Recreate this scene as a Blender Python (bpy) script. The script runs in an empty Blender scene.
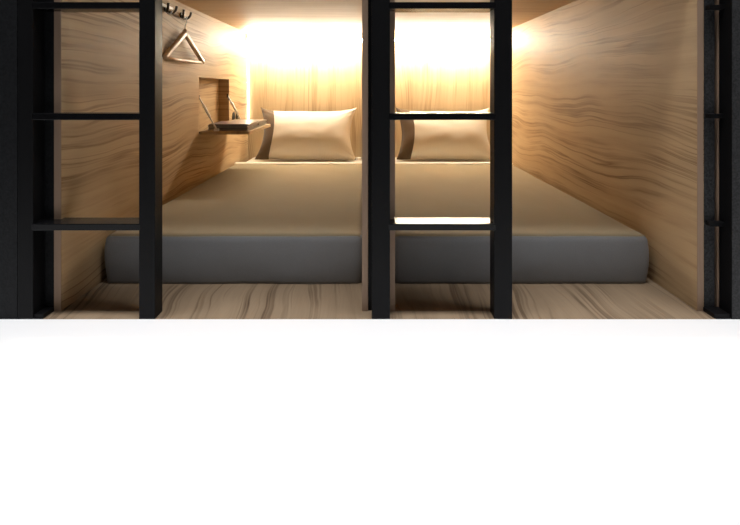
import bpy, bmesh, math, random
from mathutils import Vector, Matrix, noise
random.seed(4)
SC = bpy.context.scene
COL = SC.collection
PI = math.pi

# ------------------------------------------------------------------ materials
def new_mat(name):
    m = bpy.data.materials.new(name); m.use_nodes = True
    nt = m.node_tree
    b = nt.nodes['Principled BSDF']
    return m, nt, b

def plain(name, col, rough=.5, metal=0., bump=0., bscale=200., vary=0., coat=0., spec=.5):
    m, nt, b = new_mat(name)
    b.inputs['Base Color'].default_value = (*col, 1)
    b.inputs['Roughness'].default_value = rough
    b.inputs['Metallic'].default_value = metal
    b.inputs['Coat Weight'].default_value = coat
    b.inputs['Specular IOR Level'].default_value = spec
    tc = nt.nodes.new('ShaderNodeTexCoord')
    n = nt.nodes.new('ShaderNodeTexNoise'); n.inputs['Scale'].default_value = bscale
    n.inputs['Detail'].default_value = 3
    nt.links.new(tc.outputs['Object'], n.inputs['Vector'])
    if bump:
        bp = nt.nodes.new('ShaderNodeBump'); bp.inputs['Strength'].default_value = bump
        bp.inputs['Distance'].default_value = .002
        nt.links.new(n.outputs['Fac'], bp.inputs['Height']); nt.links.new(bp.outputs['Normal'], b.inputs['Normal'])
    if vary:
        r = nt.nodes.new('ShaderNodeValToRGB')
        r.color_ramp.elements[0].position = .3; r.color_ramp.elements[1].position = .7
        r.color_ramp.elements[0].color = (*[c*(1-vary) for c in col], 1)
        r.color_ramp.elements[1].color = (*[min(1, c*(1+vary)) for c in col], 1)
        nt.links.new(n.outputs['Fac'], r.inputs['Fac']); nt.links.new(r.outputs['Color'], b.inputs['Base Color'])
    return m

def wood(name, along, across, third=None, light=(.49, .345, .195), dark=(.17, .088, .036), rings=9., wav=2.6,
         seed=0., veins=1.05, rough=.6, stretch=.45):
    """veneer with wavy growth lines; along / across are axis letters of the grain and of the ring direction"""
    m, nt, b = new_mat(name)
    N, L = nt.nodes, nt.links
    tc = N.new('ShaderNodeTexCoord'); sp = N.new('ShaderNodeSeparateXYZ'); L.new(tc.outputs['Object'], sp.inputs[0])
    def axis(a): return sp.outputs['XYZ'.index(a)]
    def math_(op, a, b_=None, c=None):
        n = N.new('ShaderNodeMath'); n.operation = op
        for i, v in enumerate((a, b_, c)):
            if v is None: continue
            if isinstance(v, (int, float)): n.inputs[i].default_value = v
            else: L.new(v, n.inputs[i])
        return n.outputs[0]
    def comb(su, sv, off):
        c = N.new('ShaderNodeCombineXYZ')
        L.new(math_('MULTIPLY', axis(along), su), c.inputs[0]); L.new(math_('MULTIPLY', axis(across), sv), c.inputs[1])
        c.inputs[2].default_value = off
        return c.outputs[0]
    def nz(vec, scale, det=2., rgh=.5):
        n = N.new('ShaderNodeTexNoise'); n.inputs['Scale'].default_value = scale
        n.inputs['Detail'].default_value = det; n.inputs['Roughness'].default_value = rgh
        L.new(vec, n.inputs['Vector']); return n.outputs['Fac']
    warp = nz(comb(stretch, 1.3, seed), 2.0, 1.5, .5)
    warp2 = nz(comb(stretch*1.3, 3.6, seed+9), 2.4, 3., .5)
    v = math_('ADD', axis(across), math_('MULTIPLY', math_('SUBTRACT', warp, .5), wav*.15))
    v = math_('ADD', v, math_('MULTIPLY', math_('SUBTRACT', warp2, .5), .030))
    def streak(along_f, across_f, off, det, rgh=.55):
        c = N.new('ShaderNodeCombineXYZ')
        L.new(math_('MULTIPLY', axis(along), along_f), c.inputs[0]); L.new(math_('MULTIPLY', v, across_f), c.inputs[1]); c.inputs[2].default_value = off
        return nz(c.outputs[0], 1., det, rgh)
    big = streak(.5, rings*1.1, seed+21, 3.)
    line = streak(.45, rings*1.4, seed+31, 2.)
    # dark late-wood lines: ridges of the line noise
    ridge = math_('SUBTRACT', 1., math_('MULTIPLY', math_('ABSOLUTE', math_('SUBTRACT', line, .5)), 17.))
    rc = N.new('ShaderNodeClamp'); L.new(ridge, rc.inputs[0])
    mod = N_map(N, L, nz(comb(.9, 4., seed+3), 2., 2., .6), .38, .66)
    fib = nz(comb(5., 150., seed+7), 2., 3., .6)
    tone = nz(comb(.5, 3.5, seed+11), 2., 2., .5)
    f = math_('MULTIPLY', math_('MULTIPLY', rc.outputs[0], mod), .75)
    f = math_('ADD', f, math_('MULTIPLY', math_('SUBTRACT', big, .45), .75))
    f = math_('MULTIPLY', f, veins)
    f = math_('ADD', f, math_('MULTIPLY', math_('SUBTRACT', fib, .5), .30))
    f = math_('ADD', f, math_('MULTIPLY', math_('SUBTRACT', tone, .5), .55))
    f = math_('ADD', f, .06)
    cl = N.new('ShaderNodeClamp'); L.new(f, cl.inputs[0])
    mx = N.new('ShaderNodeMix'); mx.data_type = 'RGBA'
    mx.inputs['A'].default_value = (*light, 1); mx.inputs['B'].default_value = (*dark, 1)
    L.new(cl.outputs[0], mx.inputs['Factor']); L.new(mx.outputs['Result'], b.inputs['Base Color'])
    b.inputs['Roughness'].default_value = rough; b.inputs['Specular IOR Level'].default_value = .22
    bp = N.new('ShaderNodeBump'); bp.inputs['Strength'].default_value = .15; bp.inputs['Distance'].default_value = .0004
    bp.invert = True
    L.new(cl.outputs[0], bp.inputs['Height']); L.new(bp.outputs['Normal'], b.inputs['Normal'])
    return m

def N_map(N, L, sock, a, b):
    n = N.new('ShaderNodeMapRange'); n.inputs['From Min'].default_value = a; n.inputs['From Max'].default_value = b
    L.new(sock, n.inputs['Value']); return n.outputs['Result']

def fabric(name, col, rough=.85, scale=900., vary=.08, sheen=.2):
    m, nt, b = new_mat(name)
    N, L = nt.nodes, nt.links
    tc = N.new('ShaderNodeTexCoord')
    n1 = N.new('ShaderNodeTexNoise'); n1.inputs['Scale'].default_value = scale; n1.inputs['Detail'].default_value = 1
    n2 = N.new('ShaderNodeTexNoise'); n2.inputs['Scale'].default_value = 9; n2.inputs['Detail'].default_value = 4
    L.new(tc.outputs['Object'], n1.inputs['Vector']); L.new(tc.outputs['Object'], n2.inputs['Vector'])
    r = N.new('ShaderNodeValToRGB')
    r.color_ramp.elements[0].position = .3; r.color_ramp.elements[1].position = .7
    r.color_ramp.elements[0].color = (*[c*(1-vary) for c in col], 1); r.color_ramp.elements[1].color = (*[min(1, c*(1+vary)) for c in col], 1)
    L.new(n1.outputs['Fac'], r.inputs['Fac']); L.new(r.outputs['Color'], b.inputs['Base Color'])
    bp = N.new('ShaderNodeBump'); bp.inputs['Strength'].default_value = .35; bp.inputs['Distance'].default_value = .004
    L.new(n2.outputs['Fac'], bp.inputs['Height']); L.new(bp.outputs['Normal'], b.inputs['Normal'])
    b.inputs['Roughness'].default_value = rough
    b.inputs['Sheen Weight'].default_value = sheen
    b.inputs['Specular IOR Level'].default_value = .2
    return m

def emitter(name, col, strength):
    m, nt, b = new_mat(name)
    b.inputs['Base Color'].default_value = (.9, .9, .85, 1)
    b.inputs['Emission Color'].default_value = (*col, 1)
    b.inputs['Emission Strength'].default_value = strength
    return m

LED = (1.0, .92, .74)
LED_POWER = 395.
M = dict(
    side=wood('side_wall_veneer', 'Y', 'Z', rings=24, wav=.95, stretch=.75, seed=2.3),
    side_r=wood('right_wall_veneer', 'Y', 'Z', rings=22, wav=.95, stretch=.75, seed=17.1),
    back=wood('back_wall_veneer', 'Z', 'X', rings=24, wav=1.6, seed=5.5, veins=.75, stretch=.35, light=(.56, .43, .265), dark=(.24, .135, .06)),
    ceil=wood('ceiling_veneer', 'X', 'Y', rings=20, wav=1.0, seed=8.8, veins=.55),
    floor=wood('pod_floor_veneer', 'Y', 'X', rings=22, wav=1.2, stretch=.9, seed=12.4, light=(.28, .205, .132), dark=(.085, .052, .03)),
    edge=wood('panel_edge_wood', 'Z', 'X', rings=20, wav=1.0, seed=3.1, light=(.33, .225, .155), dark=(.22, .14, .095), veins=.4),
    shelf=wood('shelf_veneer', 'Y', 'X', rings=24, wav=1.0, seed=6.2, veins=.5),
    black=plain('black_steel', (.006, .006, .0065), rough=.42 , bump=.25, bscale=260, coat=.0, spec=.12),
    greystain_lit=plain('charcoal_stain_and_lit_rail', (.034, .034, .035), rough=.5, bump=.6, bscale=170, vary=.45, spec=.2),  # charcoal trim; on the right ladder's fronts its grey stands in for hall light
    rungm=plain('rung_black_satin', (.005, .005, .0055), rough=.22, bump=.05, bscale=180, spec=.25),
    stain=plain('black_stained_panel', (.010, .0105, .0115), rough=.5, bump=.5, bscale=150, vary=.3, spec=.15),
    hall=plain('white_hall_floor', (.86, .86, .86), rough=.6, bump=.02, bscale=40),
    sheet=fabric('white_sheet', (.72, .68, .60)),
    tan=fabric('tan_blanket', (.27, .215, .13), vary=.07),
    grey=fabric('grey_foot_cloth', (.19, .192, .195), vary=.10),
    pil=fabric('ivory_pillowcase', (.60, .545, .46), vary=.04),
    brown=fabric('brown_pillow_end', (.075, .05, .03), vary=.15),
    chrome=plain('brushed_chrome', (.75, .74, .72), rough=.34, metal=.55),
    darkmetal=plain('dark_bronze', (.05, .035, .025), rough=.35, metal=.8),
    hang=plain('pale_beech', (.66, .49, .31), rough=.4, bump=.1, bscale=60, vary=.1),
    plate=plain('black_socket_plastic', (.03, .028, .025), rough=.3),
    alu=plain('aluminium_channel', (.7, .7, .7), rough=.4, metal=1.),
    led=emitter('warm_led_diffuser', LED, LED_POWER),
    led2=emitter('corner_led_diffuser', LED, 26.),
    paper=plain('page_paper', (.38, .35, .30), rough=.8, vary=.15, bscale=700),
)

# ------------------------------------------------------------------ mesh helpers
def link(name, me, mat, parent=None, smooth=False):
    me.materials.append(mat) if mat else None
    o = bpy.data.objects.new(name, me); COL.objects.link(o)
    if parent: o.parent = parent
    if smooth:
        for p in me.polygons: p.use_smooth = True
    return o

def obj(name, bm, mat, parent=None, smooth=False, bevel=0.):
    me = bpy.data.meshes.new(name)
    bmesh.ops.recalc_face_normals(bm, faces=bm.faces)
    bm.to_mesh(me); bm.free()
    o = link(name, me, mat, parent, smooth)
    if bevel:
        md = o.modifiers.new('bevel', 'BEVEL'); md.width = bevel; md.segments = 2; md.limit_method = 'ANGLE'
    return o

def box(bm, x0, x1, y0, y1, z0, z1):
    v = [bm.verts.new(p) for p in ((x0,y0,z0),(x1,y0,z0),(x1,y1,z0),(x0,y1,z0),(x0,y0,z1),(x1,y0,z1),(x1,y1,z1),(x0,y1,z1))]
    for f in ((0,3,2,1),(4,5,6,7),(0,1,5,4),(1,2,6,5),(2,3,7,6),(3,0,4,7)): bm.faces.new([v[i] for i in f])

def B(*bx):
    bm = bmesh.new()
    for b in bx: box(bm, *b)
    return bm

def tube(bm, pts, r, seg=10, caps=True):
    """round tube through points; r a number or a list"""
    pts = [Vector(p) for p in pts]; n = len(pts)
    rr = [r]*n if isinstance(r, (int, float)) else r
    prev = None; rings = []
    for i, p in enumerate(pts):
        t = (pts[min(i+1, n-1)] - pts[max(i-1, 0)]).normalized()
        if prev is None:
            a = Vector((0, 0, 1)) if abs(t.z) < .9 else Vector((1, 0, 0))
            u = t.cross(a).normalized()
        else:
            u = (prev - t*prev.dot(t)).normalized()
        prev = u; w = t.cross(u)
        rings.append([bm.verts.new(p + (u*math.cos(k*2*PI/seg) + w*math.sin(k*2*PI/seg))*rr[i]) for k in range(seg)])
    for a, b in zip(rings, rings[1:]):
        for k in range(seg): bm.faces.new((a[k], a[(k+1) % seg], b[(k+1) % seg], b[k]))
    if caps: bm.faces.new(rings[0][::-1]); bm.faces.new(rings[-1])

def curve_pts(ctrl, n=24):
    """Catmull-Rom through control points"""
    c = [Vector(p) for p in ctrl]; c = [c[0]*2-c[1]] + c + [c[-1]*2-c[-2]]
    out = []
    for i in range(1, len(c)-2):
        m = max(2, n//(len(c)-3))
        for k in range(m):
            t = k/m; a, b, d, e = c[i-1], c[i], c[i+1], c[i+2]
            out.append(.5*((2*b) + (d-a)*t + (2*a-5*b+4*d-e)*t*t + (3*b-a-3*d+e)*t**3))
    out.append(c[-2]); return out

def empty(name, loc, label, cat, group=None, rz=0.):
    o = bpy.data.objects.new(name, None); COL.objects.link(o); o.location = loc; o.rotation_euler.z = rz
    o.empty_display_size = .05
    tag(o, label, cat, group); return o
def tag(o, label, cat, group=None):
    o['label'] = label; o['category'] = cat
    if group: o['group'] = group
    return o
def structure(name, bm, mat, bevel=0.):
    o = obj(name, bm, mat, bevel=bevel); o['kind'] = 'structure'; return o
def dup(root, loc=None, label=None):
    r = root.copy(); COL.objects.link(r)
    if loc is not None: r.location = loc
    if label: r['label'] = label
    for ch in list(root.children):
        c = ch.copy(); COL.objects.link(c); c.parent = r
        for g in ch.children:
            d = g.copy(); COL.objects.link(d); d.parent = c
    return r

# ------------------------------------------------------------------ room shell
YF, YB, ZC = .055, 2.35, 1.064         # front edge of panels, back wall, pod ceiling
XL, XML, XMR, XR = -.907, -.0235, .0735, .961   # inner faces of the two pods
T = .020
structure('floor_pods', B((XL-T, XR+T, 0., YB+.02, -.04, 0.)), M['floor'])
structure('floor', B((-4., 4., -5., 0., -.04, 0.), ), M['hall'])
structure('ceiling', B((XL-T, XR+T, YF, YB+.02, ZC, ZC+.03)), M['ceil'])
structure('wall_back', B((XL-.12, XR+T, YB, YB+.03, 0., ZC)), M['back'])
# left wall with its niche
NY0, NY1, NZ0, NZ1, ND = 1.266, 1.844, .428, .714, .066
X0 = XL-T
structure('wall_left', B(
    (X0, XL, YF, NY0, 0., ZC), (X0, XL, NY1, YB, 0., ZC), (X0, XL, NY0, NY1, 0., NZ0-.02), (X0, XL, NY0, NY1, NZ1, ZC),
    (XL-ND-.012, XL-ND, NY0-.012, NY1+.012, NZ0-.03, NZ1+.012),
    (XL-ND, X0, NY0-.012, NY0, NZ0-.03, NZ1+.012), (XL-ND, X0, NY1, NY1+.012, NZ0-.03, NZ1+.012),
    (XL-ND, X0, NY0, NY1, NZ1, NZ1+.012), (XL-ND, X0, NY0, NY1, NZ0-.03, NZ0-.02)), M['side'])
structure('wall_right', B((XR, XR+T, YF, YB, 0., ZC)), M['side_r'])
structure('wall_middle_left', B((XML, XML+.0175, YF, YB, 0., ZC)), M['side'])
structure('wall_middle_right', B((XMR-.0175, XMR, YF, YB, 0., ZC)), M['side_r'])
# wooden lippings on the front edges of the four walls
k = 1
for xa, xb in ((X0, XL), (XML, XML+.0175), (XMR-.0175, XMR), (XR, XR+.0165)):
    structure('trim_%d' % k, B((xa, xb, YF-.003, YF-.0002, .0, ZC)), M['edge']); k += 1
# black uprights between the pods and black fronts beside and above
structure('trim_%d' % k, B((XML+.018, XMR-.018, YF+.003, YF+.05, 0., ZC)), M['black']); k += 1
structure('trim_%d' % k, B((X0-.08, X0-.0005, YF, YF+.05, 0., 2.3)), M['stain']); k += 1
structure('trim_%d' % k, B((XR+.021, XR+.052, YF, YF+.05, 0., 2.3)), M['greystain_lit']); k += 1
structure('trim_%d' % k, B((1.0225, 1.0265, YF, YF+.03, 0., ZC)), M['edge']); k += 1
structure('wall_front_left', B((-3.2, -1.0015, .004, .05, 0., 2.3)), M['stain'])
structure('wall_front_right', B((1.0268, 3.2, YF+.012, YF+.05, 0., 2.3)), M['stain'])
structure('wall_front_upper', B((X0, XR+T, YF, YF+.05, ZC+.03, 2.3)), M['stain'])
structure('trim_%d' % k, B((-.9535, X0-.0005, .004, YF-.001, 0., .012), (XR+.017, 1.023, .004, YF-.001, 0., .012)), M['black']); k += 1
structure('wall_outer_left', B((-3.2, -3.16, -5., YF, 0., 2.6)), M['stain'])
structure('wall_outer_right', B((3.16, 3.2, -5., YF, 0., 2.6)), M['stain'])

# ------------------------------------------------------------------ ladders
RZ = (.2605, .5735, .889, 1.2035, 1.518, 1.83)
def ladder(xa0, xa1, xb0, xb1, label, bracket_to=None):
    cx = (xa0+xb1)/2
    t = empty('bunk_ladder', (cx, 0, 0), label, 'ladder', 'black bunk ladders in front of the pods')
    for a, b in ((xa0, xa1), (xb0, xb1)):
        obj('side_rail', B((a-cx, b-cx, 0., .053, 0., 2.15)), M['black'], t, bevel=.0015)
        if bracket_to:  # added skin: paler grey paints the light falling on the black rail fronts
            obj('lit_rail_front', B((a-cx+.001, b-cx-.001, -.0015, 0., 0.002, 2.148)), M['greystain_lit'], t)['label'] = 'black rail front with hall light put in as grey'
    for z in RZ:
        obj('rung', B((xa1-.004-cx, xb0+.004-cx, -.0006, .074, z-.0095, z+.0095)), M['rungm'], t, bevel=.002)
        if bracket_to is not None:
            obj('bracket', B((bracket_to-cx, xa0+.004-cx, .030, .052, z-.0065, z+.0065)), M['black'], t, bevel=.001)
    return t
ladder(-.998, -.9545, -.6545, -.6090, 'black ladder on the left, before the pod with the coat hanger')
ladder(.0050, .0567, .352, .4030, 'black ladder in the middle, before the wooden divider between both mattresses')
ladder(1.0240, 1.0740, 1.374, 1.4240, 'black ladder post at the right end, beyond the long bare wooden wall', bracket_to=.983)

# ------------------------------------------------------------------ lights of the pods
def pod_light(x0, x1, label):
    cx = (x0+x1)/2; w = (x1-x0)/2-.004
    t = empty('tube_light', (cx, YB-.09, ZC), label, 'light', 'warm tube lights over the pillows')
    bm = bmesh.new(); tube(bm, ((-w+.012, 0, -.058), (w-.012, 0, -.058)), .007, seg=16)
    obj('tube', bm, M['led'], t, smooth=True)
    for q in (-1, 1):
        bm = bmesh.new(); tube(bm, ((q*(w-.013), 0, -.058), (q*(w-.001), 0, -.058)), .0095, seg=16); box(bm, q*(w-.007)-.004, q*(w-.007)+.004, -.006, .006, -.055, .0)
        obj('end_holder', bm, M['alu'], t)
    return t
pod_light(XL, XML, 'warm glowing light tube along the ceiling edge above the left pillow')
pod_light(XMR, XR, 'warm glowing light tube along the ceiling edge above the right pillow')

t = empty('corner_light', (XL, YB, .43), 'slim upright light profile glowing in the back left corner behind the shelf', 'light')
obj('housing', B((.0005, .009, -.0015, -.0005, 0., .575), (.0005, .0015, -.009, -.0015, 0., .575)), M['alu'], t)
bm = bmesh.new(); tube(bm, ((.0055, -.0055, .002), (.0055, -.0055, .573)), .0035, seg=12); obj('diffuser', bm, M['led2'], t, smooth=True)

# ------------------------------------------------------------------ beds
def rounded_shell(cx, cy, cz, sx, sy, sz, r, n=(40, 60, 12), amp=.003, seed=0., drop_bottom=False, bulge=0.):
    bm = bmesh.new(); H = (sx/2, sy/2, sz/2); grid = {}
    def vert(i, j, k_):
        key = (i, j, k_)
        if key in grid: return grid[key]
        def spread(q, m, h, rr):   # denser sampling near the edges
            u = q/m*2-1
            return h*math.copysign(abs(u)**.8, u)
        p = Vector((spread(i, n[0], H[0], r), spread(j, n[1], H[1], r), spread(k_, n[2], H[2], r)))
        c = Vector([max(-(h-r), min(h-r, q)) for q, h in zip(p, H)])
        if drop_bottom and p.z < 0: c.z = p.z
        d = p-c
        if d.length > 1e-7: p = c + d.normalized()*min(r, d.length if d.length < r else r)
        zz = p.z/H[2]
        if bulge:
            e = bulge*(1-zz*zz)
            if abs(p.x) > H[0]-r*1.2: p.x += math.copysign(e, p.x)
            if abs(p.y) > H[1]-r*1.2: p.y += math.copysign(e, p.y)
        q = p*1.0
        nv = noise.noise(Vector((q.x*5+seed, q.y*2.2, q.z*8))) + .45*noise.noise(Vector((q.x*14+seed, q.y*5, q.z*10)))
        dirn = Vector((p.x/H[0], p.y/H[1], p.z/H[2])); dirn = Vector((dirn.x**7, dirn.y**9, dirn.z**3))
        if dirn.length > 1e-6: p = p + dirn.normalized()*nv*amp
        v = bm.verts.new(p + Vector((cx, cy, cz))); grid[key] = v; return v
    def side(axis_, s):
        a, b = [q for q in range(3) if q != axis_]
        for i in range(n[a]):
            for j in range(n[b]):
                vs = []
                for di, dj in ((0,0),(1,0),(1,1),(0,1)):
                    kk = [0,0,0]; kk[axis_] = n[axis_] if s else 0; kk[a] = i+di; kk[b] = j+dj; vs.append(vert(*kk))
                f = bm.faces.new(vs)
                if (axis_ == 1 and s == 0) or (axis_ == 0 and i < 2): f.material_index = 1
    for ax in range(3):
        for s in (0, 1):
            if drop_bottom and ax == 2 and s == 0: continue
            side(ax, s)
    return bm

def split(bm, test):
    """two bmeshes: faces where test(center, normal) is true, and the rest"""
    bmesh.ops.recalc_face_normals(bm, faces=bm.faces)
    b2 = bm.copy()
    bmesh.ops.delete(bm, geom=[f for f in bm.faces if not test(f)], context='FACES')
    bmesh.ops.delete(b2, geom=[f for f in b2.faces if test(f)], context='FACES')
    for b_ in (bm, b2):
        for f in b_.faces: f.material_index = 0
    return bm, b2

YS = .262      # foot of the mattress
def bed(x0, x1, seed, lab_m, lab_b):
    cx = (x0+x1)/2; w = x1-x0
    m = obj('mattress', rounded_shell(0, 0, 0, w-.034, YB-.006-YS-.018, .148, .03, amp=.0012, seed=seed), M['sheet'], smooth=True)
    m.location = (cx, (YB-.006+YS+.018)/2,   .0765); tag(m, lab_m, 'mattress', 'mattresses in white sheets')
    # blanket: a thick cloth shell over the mattress, closed at the foot
    t = empty('blanket', (cx, YS, 0), lab_b, 'blanket', 'tan blankets with a grey foot')
    y1 = 1.90-YS; z = .163
    bm = rounded_shell(0, y1/2, z/2+.0015, w-.008, y1, z, .022, n=(56, 96, 16), amp=.0038, seed=seed*3+1, drop_bottom=True, bulge=.006)
    # open the head end so the sheet runs out of it
    bmesh.ops.delete(bm, geom=[f for f in bm.faces if f.calc_center_median().y > y1-.006 and f.calc_center_median().z < z-.014], context='FACES')
    foot, top = split(bm, lambda f: f.material_index == 1)
    for nm, b_, mt in (('top_cloth', top, 'tan'), ('foot_cloth', foot, 'grey')):
        o = obj(nm, b_, M[mt], t, smooth=True)
        s = o.modifiers.new('thick', 'SOLIDIFY'); s.thickness = .004; s.offset = -1
    t.children[1]['label'] = 'smooth grey cloth panel hanging over the foot end'
    # turned-back white hem of the sheet on top of the blanket's head end
    hm = bmesh.new(); N_ = 50; rows = []
    prof = [(-.030, .0035), (-.026, .0065), (0.0, .0075), (.030, .0065), (.045, -.002), (.048, -.012)]
    for i in range(N_+1):
        x = -(w-.02)/2 + (w-.02)*i/N_; wv = .002*noise.noise(Vector((x*9+seed, 0, 2)))
        rows.append([hm.verts.new((x, y1+a+wv*2, z+b+wv*.5)) for a, b in prof])
    for a, b in zip(rows, rows[1:]):
        for q in range(len(prof)-1): hm.faces.new((a[q], a[q+1], b[q+1], b[q]))
    o = obj('hem', hm, M['sheet'], t, smooth=True)
    s = o.modifiers.new('thick', 'SOLIDIFY'); s.thickness = .003
    o['label'] = 'turned back pale hem'
bed(XL+.016, XML, 1.7, 'white sheeted mattress in the left pod, under the folding shelf', 'tan blanket with grey foot end on the left mattress')
bed(XMR, XR-.024, 6.1, 'white sheeted mattress in the right pod, beside the bare wooden wall', 'tan blanket with grey foot end on the right mattress')

# ------------------------------------------------------------------ pillows
def pillow(cx, W, seed, label, rz=0.):
    Hh, Tt = .392, .105
    t = empty('pillow', (cx, 2.085, .1645), label, 'pillow', 'ivory pillows leaning on the back wall', rz)
    lean = math.radians(29)
    nu, nv = 64, 40
    def P(i, j, side):
        u, v = i/nu*2-1, j/nv*2-1
        x = u*W/2*(1-.125*(1-v*v)); zz = v*Hh/2*(1-.13*(1-abs(u)**4)*(v > 0))
        e = max(0., (1-u**4))**.55*max(0., (1-abs(v)**2.3))**.62
        th = Tt*e*(1.0-.10*v)
        th += .004*noise.noise(Vector((u*3+seed, v*3, side*4)))*e**.3
        # pinch folds running from the corners
        cor = math.exp(-((1-abs(u))**2+(1-abs(v))**2)/.10)
        th += .006*cor*math.sin((abs(u)-abs(v))*26+seed)*min(1., e*3)
        # top sags a little, the ears rise
        zz += .012*(abs(u)**6)*(1 if v > 0 else 0)*max(0, v) + .004*noise.noise(Vector((u*4, seed, v)))
        p = Vector((x, side*th*(1.0 if side < 0 else .7), zz))
        p = Matrix.Rotation(-lean, 3, 'X') @ p
        return p + Vector((0, math.sin(lean)*Hh/2, math.cos(lean)*Hh/2 + .001))
    for side, part in ((-1, 'front'), (1, 'back')):
        bm = bmesh.new()
        g = [[bm.verts.new(P(i, j, side)) for j in range(nv+1)] for i in range(nu+1)]
        cut = int(nu*.145)
        bm2 = bmesh.new()
        g2 = [[bm2.verts.new(P(i, j, side)) for j in range(nv+1)] for i in range(cut+1)]
        for i in range(nu):
            for j in range(nv):
                if side < 0 and i < cut:
                    bm2.faces.new((g2[i][j], g2[i+1][j], g2[i+1][j+1], g2[i][j+1]))
                else:
                    bm.faces.new((g[i][j], g[i+1][j], g[i+1][j+1], g[i][j+1]))
        for b_ in (bm, bm2):
            bmesh.ops.delete(b_, geom=[v for v in b_.verts if not v.link_faces], context='VERTS')
        if side < 0:
            o = obj('front_cloth', bm, M['pil'], t, smooth=True)
            o2 = obj('end_band', bm2, M['brown'], t, smooth=True); o2['label'] = 'dark brown band at the open end'
        else:
            bm2.free(); o = obj('back_cloth', bm, M['brown'], t, smooth=True); o['label'] = 'dark brown reverse side'
pillow(-.447, .70, 0., 'ivory pillow with brown end, leaning next to the folding shelf')
pillow(.527, .69, 5., 'ivory pillow with brown end, behind the rungs of the middle ladder')

# ------------------------------------------------------------------ folding shelf
sh = empty('folding_shelf', (XL, (NY0+NY1)/2, NZ0), 'wooden fold-down shelf hanging from the niche in the left wall', 'shelf')
hy = (NY1-NY0)/2-.003
obj('shelf_board', B((.002, .268, -hy, hy, -.018, -.0005)), M['shelf'], sh, bevel=.0015)
for sy in (-1, 1):
    bm = bmesh.new()
    y = sy*(hy-.010)
    a, b = Vector((-.004, y, .180)), Vector((.088, y, .010))
    tube(bm, (a, b), .0045)
    st = obj('stay', bm, M['chrome'], sh, smooth=True)
    bm = bmesh.new(); tube(bm, (a.lerp(b, .25), a.lerp(b, .60)), .0075); obj('sleeve', bm, M['chrome'], st, smooth=True)
    obj('pivot', B((-.010, -.002, y-.006, y+.006, .170, .192)), M['darkmetal'], st, bevel=.001)
    obj('foot', B((.076, .102, y-.007, y+.007, -.0005, .013)), M['chrome'], st, bevel=.001)
obj('hinge', B((-.012, .002, -hy, hy, -.012, -.004)), M['darkmetal'], sh)

# magazines, two piles
def magazine(x, y, z, w, l, th, col, rz, label):
    t = empty('magazine', (x, y, z), label, 'magazine', 'magazines on the folding shelf', rz)
    cm = plain('magazine_cover', col, rough=.3, vary=.25, bscale=25)
    obj('cover', B((-w/2, w/2, -l/2, l/2, 0, .0014), (-w/2, w/2, -l/2, l/2, th-.0014, th), (-w/2, -w/2+.0012, -l/2, l/2, 0.0014, th-.0014)), cm, t)
    obj('pages', B((-w/2+.0014, w/2-.003, -l/2+.004, l/2-.004, .0015, th-.0015)), M['paper'], t)
near = [((.03, .03, .04), .010, 0, 'dark covered magazine at the bottom of the pile nearest the shelf front'),
        ((.10, .11, .13), .009, .02, 'slate grey magazine second from the bottom of the nearer pile'),
        ((.20, .19, .18), .008, -.02, 'pale grey magazine lying under the reddish one'),
        ((.13, .085, .085), .007, .03, 'dull reddish magazine on top of the nearer pile on the shelf')]
z = NZ0+.0002
for c, th, rz, lb in near:
    magazine(-.765, 1.44, z, .215, .26, th, c, rz, lb); z += th+.0002
far = [((.20, .15, .10), .011, 0, 'brown magazine at the bottom of the far pile, nearer the pillow'),
       ((.06, .055, .05), .010, .02, 'black magazine in the middle of the far pile'),
       ((.20, .15, .10), .009, -.02, 'tan magazine on top of the far pile, nearer the pillow')]
z = NZ0+.0002
for c, th, rz, lb in far:
    magazine(-.762, 1.70, z, .205, .23, th, c, rz, lb); z += th+.0002

# wall sockets beyond the shelf
for y, lb in ((1.945, 'small dark wall socket above the shelf, nearer the niche'), (2.040, 'small dark wall socket nearer the pillow')):
    t = empty('wall_socket', (XL, y, .470), lb, 'socket', 'dark sockets on the left wall')
    bm = bmesh.new(); tube(bm, ((.0005, 0, 0), (.006, 0, 0), (.008, 0, 0)), [.029, .029, .025], seg=28)
    pl = obj('cover_plate', bm, M['plate'], t)
    bm = bmesh.new(); tube(bm, ((.0082, 0, 0), (.0095, 0, 0)), .015, seg=24); obj('socket_insert', bm, M['darkmetal'], t)

# ------------------------------------------------------------------ coat hooks
HZ = 1.006
def hook(y, label, strip=None):
    t = empty('coat_hook', (XL, y, HZ), label, 'hook', 'coat hooks on the left wall')
    if strip:
        o = obj('chrome_strip', B((.0005, .009, strip[0], strip[1], .006, .018)), M['chrome'], t, bevel=.001); o['label'] = 'bright chrome strip'
    bm = bmesh.new(); tube(bm, ((.0003, 0, 0), (.006, 0, 0)), .013, seg=20); obj('wall_plate', bm, M['darkmetal'], t)
    for s in (-1, 1):
        p = curve_pts([(.006, 0, -.004), (.014, s*.014, -.013), (.023, s*.031, -.012), (.031, s*.044, .001), (.034, s*.048, .019)], 20)
        bm = bmesh.new(); tube(bm, p, [.0055]*(len(p)-1)+[.0066]); obj('prong', bm, M['darkmetal'], t, smooth=True)
    bm = bmesh.new(); p = curve_pts([(.005, 0, -.008), (.014, 0, -.020), (.025, 0, -.020), (.032, 0, -.008)], 16)
    tube(bm, p, .0035); obj('lower_prong', bm, M['chrome'], t, smooth=True)
hook(.815, 'coat hook on a chrome strip, nearest the left ladder post', strip=(-.26, .075))
hook(1.0, 'dark double coat hook holding the wooden hanger')

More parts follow.
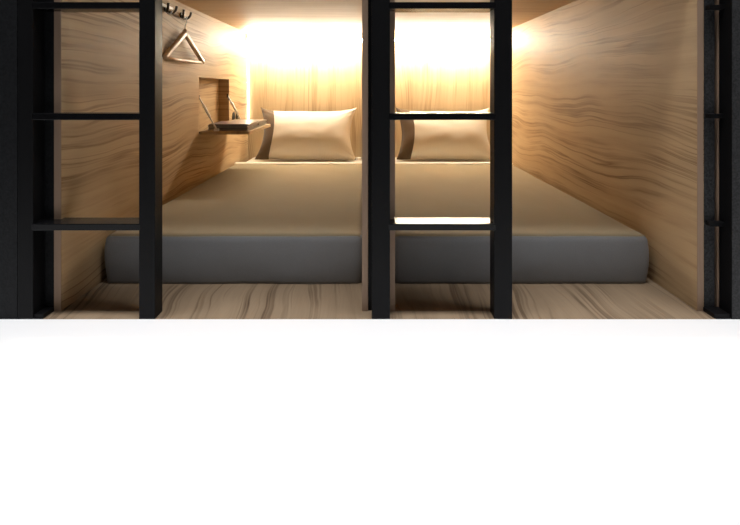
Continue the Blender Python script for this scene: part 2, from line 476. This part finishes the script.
# ------------------------------------------------------------------ coat hanger (hangs parallel to the wall)
hg = empty('coat_hanger', (XL+.0225, 1.0, HZ-.0245), 'pale wooden coat hanger on the hook of the left wall', 'hanger', rz=math.radians(-4))
def ribbon(bm, pts, hw, ht, seg=12):
    """bar in the local YZ plane, hw half height in the plane, ht half thickness along X"""
    pts = [Vector(p) for p in pts]; n = len(pts); rings = []
    for i, p in enumerate(pts):
        t = (pts[min(i+1, n-1)] - pts[max(i-1, 0)]).normalized(); nn = Vector((0, -t.z, t.y))
        ring = []
        for k_ in range(seg):
            a = k_*2*PI/seg; c, s = math.cos(a), math.sin(a)
            ring.append(bm.verts.new(p + nn*hw[i]*math.copysign(abs(c)**.6, c) + Vector((1, 0, 0))*ht[i]*math.copysign(abs(s)**.6, s)))
        rings.append(ring)
    for a, b in zip(rings, rings[1:]):
        for k_ in range(seg): bm.faces.new((a[k_], a[(k_+1) % seg], b[(k_+1) % seg], b[k_]))
    bm.faces.new(rings[0][::-1]); bm.faces.new(rings[-1])
bm = bmesh.new()
top = -.055
for s in (-1, 1):
    pts = curve_pts([(0, s*-.012, top-.002), (0, s*.022, top-.020), (0, s*.09, top-.062), (0, s*.155, top-.100), (0, s*.212, top-.136)], 24)
    n = len(pts)
    ribbon(bm, pts, [.0165-.006*(i/(n-1)) for i in range(n)], [.0075+.0035*(i/(n-1)) for i in range(n)])
obj('shoulder', bm, M['hang'], hg, smooth=True)
bm = bmesh.new(); ribbon(bm, [(0, -.204, top-.139), (0, -.1, top-.1395), (0, .1, top-.1395), (0, .204, top-.139)], [.0075]*4, [.006]*4)
obj('trouser_bar', bm, M['hang'], hg, smooth=True)
bm = bmesh.new()
pts = curve_pts([(0, 0, top+.004), (0, 0, top+.026), (0, .004, top+.036), (0, .014, top+.042), (0, .016, top+.055), (0, .008, top+.067), (0, -.006, top+.067), (0, -.014, top+.057)], 40)
tube(bm, pts, .0022, seg=8)
obj('wire_hook', bm, M['chrome'], hg, smooth=True)

# ------------------------------------------------------------------ hall light
def area(name, loc, rot, sx, sy, power, col, spread=PI):
    l = bpy.data.lights.new(name, 'AREA'); l.shape = 'RECTANGLE'; l.size = sx; l.size_y = sy; l.energy = power; l.color = col
    l.spread = spread
    o = bpy.data.objects.new(name, l); COL.objects.link(o); o.location = loc; o.rotation_euler = rot; return o
area('hall_ceiling_light', (0, -.38, 2.50), (0, 0, 0), 4.5,   .30, 34.5, (.985, .985, 1), spread=math.radians(80))
w = bpy.data.worlds.new('hall_ambient'); SC.world = w; w.use_nodes = True
w.node_tree.nodes['Background'].inputs[0].default_value = (.85, .9, 1, 1)
w.node_tree.nodes['Background'].inputs[1].default_value = .05

# ------------------------------------------------------------------ camera
cd = bpy.data.cameras.new('camera'); cam = bpy.data.objects.new('camera', cd); COL.objects.link(cam)
cam.location = (0, -1.45, .652); cam.rotation_euler = (PI/2, 0, 0)
cd.sensor_width = 36; cd.sensor_fit = 'HORIZONTAL'; cd.lens = 36*512/740
cd.shift_x = 0.; cd.shift_y = -(262.5-89)/740
cd.clip_start = .05
SC.camera = cam
vs = SC.view_settings
vs.view_transform = 'Standard'; vs.look = 'None'; vs.exposure = 0.; vs.gamma = 1.; vs.use_curve_mapping = False
